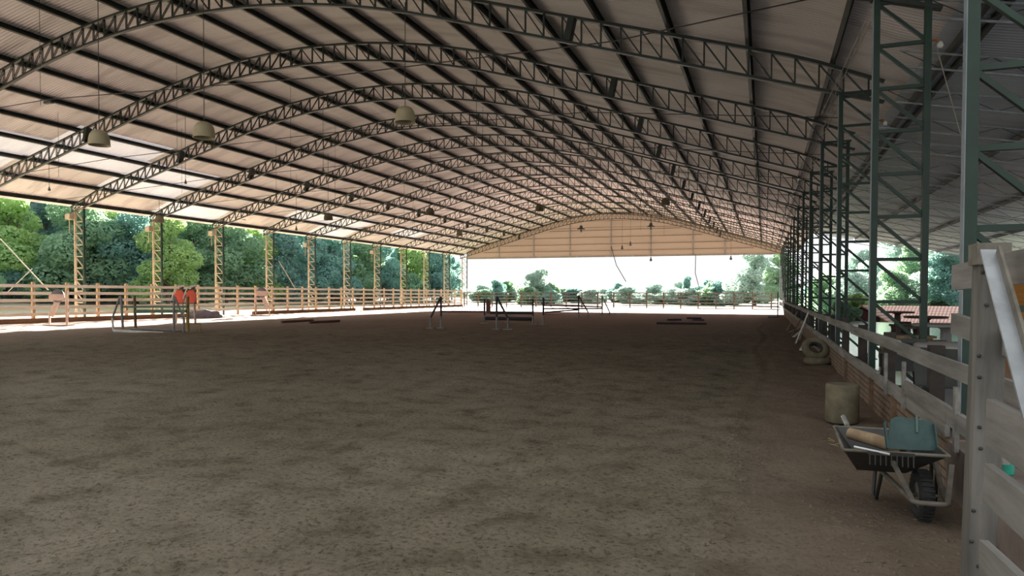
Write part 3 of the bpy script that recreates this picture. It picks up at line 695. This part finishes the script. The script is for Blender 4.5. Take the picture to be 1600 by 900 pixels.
def hbulb(px, py, d, lab):
    p = atd(px, py, d); o = thing('hanging_bulb', lab, 'light bulb', p, 0, 'bare bulbs hanging from the roof'); s = d/1063*1.0
    MB().lathe([(0,-3.6*s),(1.6*s,-3.0*s),(2.2*s,-1.6*s),(1.7*s,0),(.9*s,1.2*s),(0,1.3*s)], 14).build('bulb', M['greybulb'], o)
    MB().lathe([(0,1.1*s),(1.0*s,1.2*s),(.9*s,3.2*s),(0,3.6*s)], 12).build('socket', M['tray'], o)
    MB().tube([(0,0,3.4*s),(0,0,roofz(p.x)-.1-p.z)], .010, 5).build('cord', M['wire'], o)
for px, py, d, lab in ((77,295,30,'bare bulb hanging at the far left below the eave'), (290,284,31,'bare bulb hanging between the second and third trusses'), (505,265,31,'bare bulb hanging near the middle of the left roof slope'), (754,246,33,'bare bulb hanging under the ridge'),
                       (463,357,46,'tiny bulb hanging above the fourth and fifth left columns'), (972,387,60,'bulb dangling below the middle of the gable edge'), (1017,405,60,'bulb dangling below the gable edge, right of centre'), (1142,403,60,'bulb dangling below the gable edge, farthest right'), (985,381,62,'bulb hanging before the gable, below the left wide lamp')):
    hbulb(px, py, d, lab)
def cbulb(px, py, X, lab):
    p = atX(px, py, X); o = thing('column_bulb', lab, 'light bulb', p, 0, 'bulbs on the green columns')
    MB().lathe([(0,-.045),(.03,-.04),(.045,-.01),(.035,.03),(.02,.05),(0,.05)], 16).build('bulb', M['bulb'], o)
    MB().tube([(0,0,.03),(-.05,0,.08),(-.13,0,.07)], .018, 8).build('holder', M['orange'], o)
cbulb(1469, 70, 2.35, 'white bulb on an orange holder, second green column'); cbulb(1383, 193, 2.35, 'white bulb on the third green column'); cbulb(1329, 262, 2.35, 'small bulb on the fourth green column')
# ---------------------------------------------------------------- cables
def cable(pts, r, mat, lab, grp, hang=()):
    if not hang: return tag(MB().tube(pts, r, 5).build('cable', mat), lab, 'cable', grp)
    o = thing('cable', lab, 'cable', (0,0,0), 0, grp); MB().tube(pts, r, 5).build('span', mat, o)
    for x in hang:
        t = (x-pts[0][0])/(pts[-1][0]-pts[0][0]); y_ = pts[0][1]+(pts[-1][1]-pts[0][1])*t; z = pts[0][2]+(pts[-1][2]-pts[0][2])*t
        MB().tube([(x,y_,z),(x,y_,roofz(x)-.15)], .008, 4).build('hanger', mat, o)
    return o
cable([(-30,14,6.9),(-19.6,14,7.12),(-10,14,6.75),(-3,14,6.72),(2.0,13.6,7.0)], .014, M['wire'], 'thin overhead cable crossing the nearest bay below the roof', 'overhead cables', (-19.8,))
q = atY(76, 160, 14); o = MB().box((0,0,0), (.30,.10,.07)).build('cable_clamp', M['tray'], None, q); tag(o, 'small clamp on the nearest overhead cable', 'clamp')
for k in range(3, 11):
    y_ = BY(k)-1.6; a = 6.75
    cable([(-34,y_,6.2),(-24,y_,6.75),(-14,y_,6.95),(-5,y_,6.85),(1.8,y_,6.1)], .013, M['wire'], f'thin overhead cable crossing below the roof, {ORD[k-2]} from the nearest', 'overhead cables', (-27.0+(k % 3)*1.3, -19.5-(k % 2)*1.2, -8.5+(k % 3)))
for px0, py0, px1, py1, d, lab in ((955,385,978,440,74,'dark rope hanging from the gable edge at its middle'), (1087,398,1093,452,74,'leafy rope hanging from the gable edge at its right')):
    A, B = atd(px0, py0, d), atd(px1, py1, d); cable([A, A.lerp(B,.5)+Vector((-.25,0,-.1)), B], .045, M['trunk'], lab, 'ropes below the gable')
A, B = atd(0, 373, 38), atd(75, 453, 36); cable([A, B], .03, M['palewire'], 'pale guy wire slanting down to the right at the far left', 'guy wires')
A, B = atd(50, 420, 38), atd(10, 458, 38); cable([A, B], .02, M['palewire'], 'pale guy wire slanting down to the left, crossing another', 'guy wires')
A, B = atd(436, 408, 52), atd(461, 450, 52); cable([A, B], .03, M['palewire'], 'pale guy wire between the fourth and fifth left columns', 'guy wires')
A, B = atX(1463, 72, 2.35), atX(1504, 222, 2.9); cable([A, B], .008, M['palewire'], 'thin cord running down from the bulb on the second green column', 'cords by the green columns')
for k in (1, 2, 3):
    for dx, w in ((-.05, 'left'), (.03, 'right')):
        cable([(XR+dx-.1, BY(k), 5.5), (XR+dx-.35, BY(k+1)-.3, 5.35)], .008, M['palewire'], f'thin pale cord slung from the {ORD[k]} green column to the next, {w} one', 'cords by the green columns')
# ---------------------------------------------------------------- lean-to on the right
LX0, LX1, LY0, LY1 = 2.75, 16.5, 5.4, 52.0
def lz(x): return 5.92 - .2*(x-3.0)
mb = MB(); mb.add([(LX0,LY0,lz(LX0)),(LX1,LY0,lz(LX1)),(LX1,LY1,lz(LX1)),(LX0,LY1,lz(LX0))], [(0,1,2,3)])
tag(mb.build('ceiling_lean_to', M['roofgrey']), kind='structure')
for i, x in enumerate((3.3, 5.7, 8.1, 10.5, 12.9, 15.9)):
    o = MB().box((x, (LY0+LY1)/2, lz(x)-.07), (.06, LY1-LY0, .12)).build('side_roof_purlin', M['purlin']); tag(o, f'dark purlin under the grey side roof, {ORD[i]} out from the green columns', 'roof beam', 'purlins under the side roof')
def joist():
    o = thing('side_roof_joist', 'x', 'roof joist'); a = .14; b = .42; x0, x1 = 2.25, 16.3
    MB().beam((x0,0,lz(x0)-a), (x1,0,lz(x1)-a), .03, .03).build('top_chord', M['gal'], o); MB().beam((x0,0,lz(x0)-b), (x1,0,lz(x1)-b), .03, .03).build('bottom_chord', M['gal'], o)
    w = MB(); n_ = 20
    for i in range(n_):
        p, q = x0+(x1-x0)*i/n_, x0+(x1-x0)*(i+1)/n_
        (w.beam((p,0,lz(p)-a), (q,0,lz(q)-b), .011, .011) if i % 2 == 0 else w.beam((p,0,lz(p)-b), (q,0,lz(q)-a), .011, .011))
    w.build('zigzag_web', M['purlin'], o); return o
j0 = joist()
for i in range(20):
    o = j0 if i == 0 else copy_tree(j0); o.location = (0, 7.2+2.3*i, 0); tag(o, f'thin lattice joist under the grey side roof, {ORD[i]} from the camera', 'roof joist', 'lattice joists under the side roof')
for i, (x, y_) in enumerate(((15.6,51.4),(15.6,41.4),(15.6,31.4))):
    o = MB().box((0,0,(lz(x)-.3)/2), (.12,.12,lz(x)-.3)).build('side_roof_post', M['green'], None, (x, y_, .1)); tag(o, f'green post carrying the outer edge of the side roof, {ORD[i]} from the far end', 'post', 'posts of the side roof')
# ---------------------------------------------------------------- patio furniture
PZ = .14
def round_table(px, d, r, lab, mat, zt=.90, base='drum'):
    p = atd(px, 520, d); o = thing('round_table', lab, 'table', (p.x, p.y, PZ), 0, 'tables on the patio')
    h = zt-PZ; MB().lathe([(0,h-.06),(r*.96,h-.06),(r,h-.045),(r,h-.012),(r*.97,h),(0,h)], 36).build('tabletop', mat, o)
    MB().lathe([(.22,0),(.20,.06),(.11,.10),(.10,h-.12),(.17,h-.06)], 20).build('pedestal', mat, o)
    return o
round_table(1402, 25.0, .55, 'dark round table farthest out on the patio', M['tablewood'])
round_table(1446, 19.5, .56, 'dark round table in the middle of the patio', M['tablewood'])
round_table(1478, 14.2, .62, 'pale concrete round table beyond the nearest one', M['concrete'])
round_table(1520, 8.2, .62, 'big grey concrete round table just behind the railing', M['concrete'])
def bench(pa, pb, d, w, lab, mat, zt=.60):
    A, B = atd(*pa, d), atd(*pb, d); c = (A+B)/2; a = math.atan2(B.y-A.y, B.x-A.x); L = (B-A).length
    o = thing('bench', lab, 'bench', (c.x, c.y, PZ), a, 'benches on the patio'); h = zt-PZ
    MB().box((0,0,h-.03), (L,w,.06)).build('seat', mat, o)
    MB().box((0,0,h-.10), (L*.92,w*.7,.07)).build('apron', M['brownwood'], o)
    for sx in (-.36, .36): MB().prism([(sx*L-.09,0),(sx*L+.09,0),(sx*L+.06,h*.45),(sx*L+.10,h-.06),(sx*L-.10,h-.06),(sx*L-.06,h*.45)], -w*.36, w*.36).build('leg', mat, o)
bench((1372,519), (1456,519), 15.2, .36, 'long wooden bench with a pale top behind the railing', M['log'])
bench((1394,503), (1440,509), 20.5, .34, 'dark bench with shaped legs beside the dark round table', M['tablewood'], .62)
def stool(px, d, lab, r=.2, h=.46, mat='darkwood'):
    p = atd(px, 520, d); o = MB().lathe([(0,0),(r*.95,.0),(r*.9,.03),(r*.86,h*.5),(r*.98,h-.03),(r*.95,h),(0,h)], 22).build('log_stool', M[mat], None, (p.x, p.y, PZ)); tag(o, lab, 'stool', 'log stools on the patio')
stool(1464, 13.0, 'brown log stool left of the bright gap on the patio', .17, .5, 'brownwood'); stool(1490, 12.4, 'black log stool right of the bright gap on the patio', .19, .5); stool(1424, 15.8, 'black log stool under the long bench end', .16, .4); stool(1440, 22, 'dark log stool beside the middle dark table', .2, .42); stool(1414, 24, 'dark log stool beside the farthest dark table', .2, .42)
def pchair(px, d, rz, lab):
    p = atd(px, 560, d); o = thing('plastic_chair', lab, 'chair', (p.x, p.y, PZ), rz, 'dark chairs behind the railing')
    MB().box((0,0,.40), (.44,.42,.03)).build('seat', M['darkplastic'], o)
    mb = MB(); mb.prism([(-.22,.40),(.22,.40),(.24,.68),(.17,.80),(-.17,.80),(-.24,.68)], .19, .22)
    mb.build('backrest', M['darkplastic'], o)
    for sx in (-1, 1):
        for sy in (-1, 1): MB().beam((sx*.23,sy*.22,0), (sx*.19,sy*.18,.39), .04, .04, (0,1,0)).build('leg', M['darkplastic'], o)
        MB().beam((sx*.23,-.18,.60), (sx*.23,.20,.60), .05, .03).build('armrest', M['darkplastic'], o); MB().beam((sx*.23,-.17,.40), (sx*.23,-.17,.60), .035, .035, (0,1,0)).build('arm_post', M['darkplastic'], o)
pchair(1413, 8.9, math.radians(190), 'dark plastic armchair behind the railing, beside the second green column')
pchair(1478, 7.3, math.radians(150), 'dark plastic armchair behind the railing, near the gate post')
# kiosk
p = atd(1590, 470, 24); kk = thing('kiosk', 'orange wooden kiosk with a white-framed window behind the gate', 'kiosk', (p.x+.75, p.y+1.0, PZ), 0)
mb = MB()
for i in range(13): mb.box((0, -1.2, .1+.2*i), (2.6, .04, .195))
for i in range(13): mb.box((-1.3, 0, .1+.2*i), (.04, 2.4, .195))
mb.build('cladding', M['orangewall'], kk)
wf = MB().box((.05,-1.24,1.5), (1.1,.05,1.0)).build('window_frame', M['whitepaint'], kk); MB().box((.05,-1.27,1.5), (.94,.02,.84)).build('pane', M['patio'], wf)
MB().prism([(-1.6,2.6),(1.6,2.6),(0,3.1)], -1.5, 1.5).build('roof', M['tile'], kk)
# houses downhill
p = atd(1443, 495, 54); hs = thing('house', 'low house with a wide pink clay-tiled hip roof beyond the patio', 'house', (p.x, p.y, -3.5), math.radians(-20.4))
a, b, e0, e1 = 3.5, 2.6, 2.85, 4.15
MB().box((0,0,e0/2), (2*a-.8, 2*b-.8, e0)).build('wall', M['whitepaint'], hs)
mb = MB(); V = [(-a-1.6,-b,e0),(a-.2,-b,e0),(a-.2,b,e0),(-a-1.6,b,e0),(-a+.6,0,e1),(a-.9,0,e1)]; mb.add(V, [(0,1,5,4),(1,2,5),(2,3,4,5),(3,0,4),(0,3,2,1)]); mb.build('roof', M['tile'], hs)
p = atd(1354, 490, 44); ht = thing('hut', 'small red-brown gabled hut beside the green lawn', 'hut', (p.x, p.y, -1.6), math.radians(-20.4))
MB().prism([(-1.0,0),(1.0,0),(1.0,1.55),(0,2.25),(-1.0,1.55)], -1.0, 1.2).build('wall', M['redbar'], ht)
mb = MB()
for sx in (-1, 1): mb.beam((sx*1.5, .1, 1.40), (0, .1, 2.42), 2.7, .08, (0,0,1))
mb.build('roof', M['tile'], ht)
# ---------------------------------------------------------------- trees
def foliage(seed, lobes, N, leaf):
    r = random.Random(seed); mb = MB(); tot = sum(l[3]**2 for l in lobes)
    for (cx, cy, cz, R, sq) in lobes:
        for i in range(int(N*R*R/tot)):
            a, z = r.uniform(0, 2*PI), r.uniform(-1, 1); s_ = math.sqrt(1-z*z)
            nrm = Vector((s_*math.cos(a), s_*math.sin(a), z)); rad = R*(.72+.34*r.random()**.6)*(1+.16*noise.noise(nrm*2.3+Vector((seed, cx, cz))))
            p = Vector((cx, cy, cz)) + Vector((nrm.x*rad, nrm.y*rad, nrm.z*rad*sq))
            if p.z < .05: continue
            t = (nrm + Vector((r.gauss(0,.6), r.gauss(0,.6), r.gauss(0,.6)+.2))).normalized(); u = t.orthogonal().normalized(); w = t.cross(u); q = r.uniform(0, 2*PI)
            u, w = u*math.cos(q)+w*math.sin(q), w*math.cos(q)-u*math.sin(q); l = leaf*r.uniform(.6, 1.3)
            mb.add([p-u*l, p+w*l*.55+t*l*.12, p+u*l, p-w*l*.55+t*l*.12], [(0,1,2,3)])
    return mb
def rlobes(seed, n_, W, H, z0, rmin, rmax):
    r = random.Random(seed); o = []
    for i in range(n_):
        a = r.uniform(0, 2*PI); z = z0 + (H-z0)*(i+.5)/n_; k = 1-((z-z0)/(H-z0))**2*.75
        d = W*k*r.uniform(.25, .95); o.append((d*math.cos(a), d*math.sin(a), z, r.uniform(rmin, rmax)*(.7+.3*k), r.uniform(.7, .9)))
    return o
def make_tree(seed, n_, W, H, z0, rmin, rmax, N, leaf, tw):
    root = thing('leafy_tree', 'x', 'tree'); L = rlobes(seed, n_, W, H, z0, rmin, rmax)
    foliage(seed, L, N, leaf).build('crown', LEAF[0], root)
    t = MB(); r = random.Random(seed+1); t.tube([(0,0,-.3),(r.uniform(-.2,.2),r.uniform(-.2,.2),H*.3),(r.uniform(-.4,.4),.2,H*.75)], [tw,tw*.75,tw*.3], 8)
    for l in L[::2]: t.tube([(0,0,min(H*.35,l[2]*.6)),(l[0]*.5,l[1]*.5,l[2]*.8),(l[0],l[1],l[2])], [tw*.45,tw*.3,tw*.12], 6)
    t.build('trunk', M['trunk'], root); return root
PROT = [make_tree(1, 16, 3.2, 10, 1.6, 1.3, 2.1, 17000, .17, .25), make_tree(2, 14, 2.7, 11, 1.2, 1.2, 1.9, 16000, .16, .22),
        make_tree(3, 18, 3.8, 9, 1.2, 1.2, 2.0, 17000, .18, .28), make_tree(4, 12, 2.0, 8, .5, 1.0, 1.5, 13000, .15, .16)]
BUSH = make_tree(7, 9, 1.5, 2.4, .3, .6, .95, 5000, .12, .07)
used = set()
def plant(proto, x, y_, z, s, sz, rz, leaf, lab, grp, cat='tree', name='leafy_tree'):
    if id(proto) in used: o = copy_tree(proto)
    else: o = proto; used.add(id(proto))
    o.name = name; o.location = (x, y_, z); o.scale = (s, s, s*sz); o.rotation_euler = (0, 0, rz); tag(o, lab, cat, grp)
    for c in o.children:
        if c.name.startswith('crown'): c.material_slots[0].link = 'OBJECT'; c.material_slots[0].material = LEAF[leaf]
rr = random.Random(21)
# left bank: (picture x, distance, height seen, prototype, leaf)
front = [(-40,62,10.5,2,1),(22,60,10.2,0,2),(70,66,10.4,1,0),(118,60,10.0,2,1),(165,64,9.8,0,2),(212,62,9.2,2,0),(262,60,9.2,1,2),(305,66,9.6,0,1),(352,68,9.4,2,1),(398,72,9.2,1,2),(440,74,9.6,3,0),(480,78,9.6,1,0),(520,82,9.6,0,0),(560,88,9.8,2,1),(600,92,9.4,1,0),(640,100,9.2,0,2),(676,108,9.4,2,0),(706,118,8.6,1,0)]
for i, (px, d, h, pr, lf_) in enumerate(front):
    d, h = d*1.24, (h-1.5)*1.24+1.5
    p = atd(px, 460, d); H0 = (11.2, 12.2, 10.2, 9.0)[pr]
    s = h/H0; plant(PROT[pr], p.x, p.y, terrain(p.x, p.y), s*1.15, .87, rr.uniform(0, 6), lf_, f'leafy tree in the front row beyond the left fence, {ORD[i]} from the left', 'trees beyond the left fence')
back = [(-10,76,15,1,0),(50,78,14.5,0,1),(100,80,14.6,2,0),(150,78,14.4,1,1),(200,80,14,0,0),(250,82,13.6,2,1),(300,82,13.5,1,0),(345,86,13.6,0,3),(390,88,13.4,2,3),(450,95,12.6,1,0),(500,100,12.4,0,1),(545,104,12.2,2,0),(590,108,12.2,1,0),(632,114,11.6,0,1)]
for i, (px, d, h, pr, lf_) in enumerate(back):
    d, h = d*1.22, (h-1.5)*1.22+1.5
    p = atd(px, 460, d); H0 = (11.2, 12.2, 10.2, 9.0)[pr]
    s = h/H0; plant(PROT[pr], p.x, p.y, terrain(p.x, p.y), s*1.1, .85, rr.uniform(0, 6), lf_, f'tall tree in the back row beyond the left fence, {ORD[i]} from the left', 'trees beyond the left fence')
for i in range(20):
    px = -20 + i*37; d = 68 + i*3; p = atd(px, 470, d)
    plant(BUSH, p.x, p.y, terrain(p.x, p.y), rr.uniform(1.2,1.7), rr.uniform(.8,1.2), rr.uniform(0,6), 0 if i % 3 else 1, f'low dark bush under the trees beyond the left fence, {ORD[i]} from the left', 'bushes beyond the left fence', 'bush', 'leafy_bush')
# beyond the far end
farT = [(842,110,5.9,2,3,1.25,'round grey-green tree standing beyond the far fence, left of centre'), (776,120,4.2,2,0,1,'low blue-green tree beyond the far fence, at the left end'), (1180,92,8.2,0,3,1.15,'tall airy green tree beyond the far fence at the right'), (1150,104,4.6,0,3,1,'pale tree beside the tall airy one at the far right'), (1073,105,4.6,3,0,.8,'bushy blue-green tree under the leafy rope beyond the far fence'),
        (965,125,3.8,2,0,1,'low dark tree beyond the middle of the far fence'), (1222,84,7.2,1,1,1,'bright tree behind the farthest green columns')]
for px, d, h, pr, lf_, w, lab in farT:
    p = atd(px, 460, d); H0 = (11.2, 12.2, 10.2, 9.0)[pr]; s = h/H0; plant(PROT[pr], p.x, p.y, terrain(p.x, p.y), s*1.15*w, .87/w, rr.uniform(0, 6), lf_, lab, 'trees beyond the far end')
k = 0
for px in range(748, 1204, 15):
    d = rr.uniform(95, 135); p = atd(px+rr.uniform(-8,8), 465, d)
    plant(BUSH, p.x, p.y, terrain(p.x, p.y), rr.uniform(1.3,2.0), rr.uniform(.45,.8), rr.uniform(0,6), rr.choice((0,1,3,3,3)), f'low bush beyond the far fence, {nth(k)} from the left', 'bushes beyond the far fence', 'bush', 'leafy_bush'); k += 1
# wooded slope on the right
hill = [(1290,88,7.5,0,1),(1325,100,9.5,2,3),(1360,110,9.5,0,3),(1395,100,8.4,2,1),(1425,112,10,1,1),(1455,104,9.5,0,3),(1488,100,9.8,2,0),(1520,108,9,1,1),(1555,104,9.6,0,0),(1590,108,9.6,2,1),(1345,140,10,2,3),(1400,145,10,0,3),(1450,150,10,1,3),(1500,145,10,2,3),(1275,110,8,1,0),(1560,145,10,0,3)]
for i, (px, d, h, pr, lf_) in enumerate(sorted(hill)):
    p = atd(px, 460, d); H0 = (11.2, 12.2, 10.2, 9.0)[pr]; s = h/H0
    plant(PROT[pr], p.x, p.y, terrain(p.x, p.y)-.5, s*1.15, .87, rr.uniform(0, 6), lf_, f'leafy tree on the slope beyond the patio, {ORD[i]} from the left', 'trees on the slope beyond the patio')
p = atd(1343, 482, 47); plant(BUSH, p.x, p.y, terrain(p.x, p.y), .95, 1.2, 1, 2, 'bright green bush behind the small hut', 'bushes by the lawn', 'bush', 'leafy_bush')
p = atd(1318, 490, 37.6); plant(BUSH, p.x, p.y, -.05, .5, .9, 2, 1, 'small bush on the lawn edge left of the hut', 'bushes by the lawn', 'bush', 'leafy_bush')
# ---------------------------------------------------------------- light
az, el = math.radians(21.0), math.radians(13.6)
sd = Vector((-math.sin(az)*math.cos(el), math.cos(az)*math.cos(el), math.sin(el)))
sun = bpy.data.lights.new('sun', 'SUN'); so = bpy.data.objects.new('sun', sun); C.objects.link(so)
sun.energy = 64; sun.angle = math.radians(.6); sun.color = (1.0, .91, .82)
so.rotation_euler = sd.to_track_quat('Z', 'Y').to_euler(); so.location = (-60, 150, 60)
w = bpy.data.worlds.new('sky'); SC.world = w; w.use_nodes = True
bg = w.node_tree.nodes['Background']; bg.inputs['Color'].default_value = (.96, .99, 1.0, 1); bg.inputs['Strength'].default_value = 1.15
SC.view_settings.view_transform = 'Standard'; SC.view_settings.look = 'None'; SC.view_settings.gamma = 1.0
SC.view_settings.use_curve_mapping = False; SC.view_settings.exposure = 0.0
SC.cycles.max_bounces = 8; SC.cycles.diffuse_bounces = 2; SC.cycles.transparent_max_bounces = 8
SC.cycles.use_denoising = True
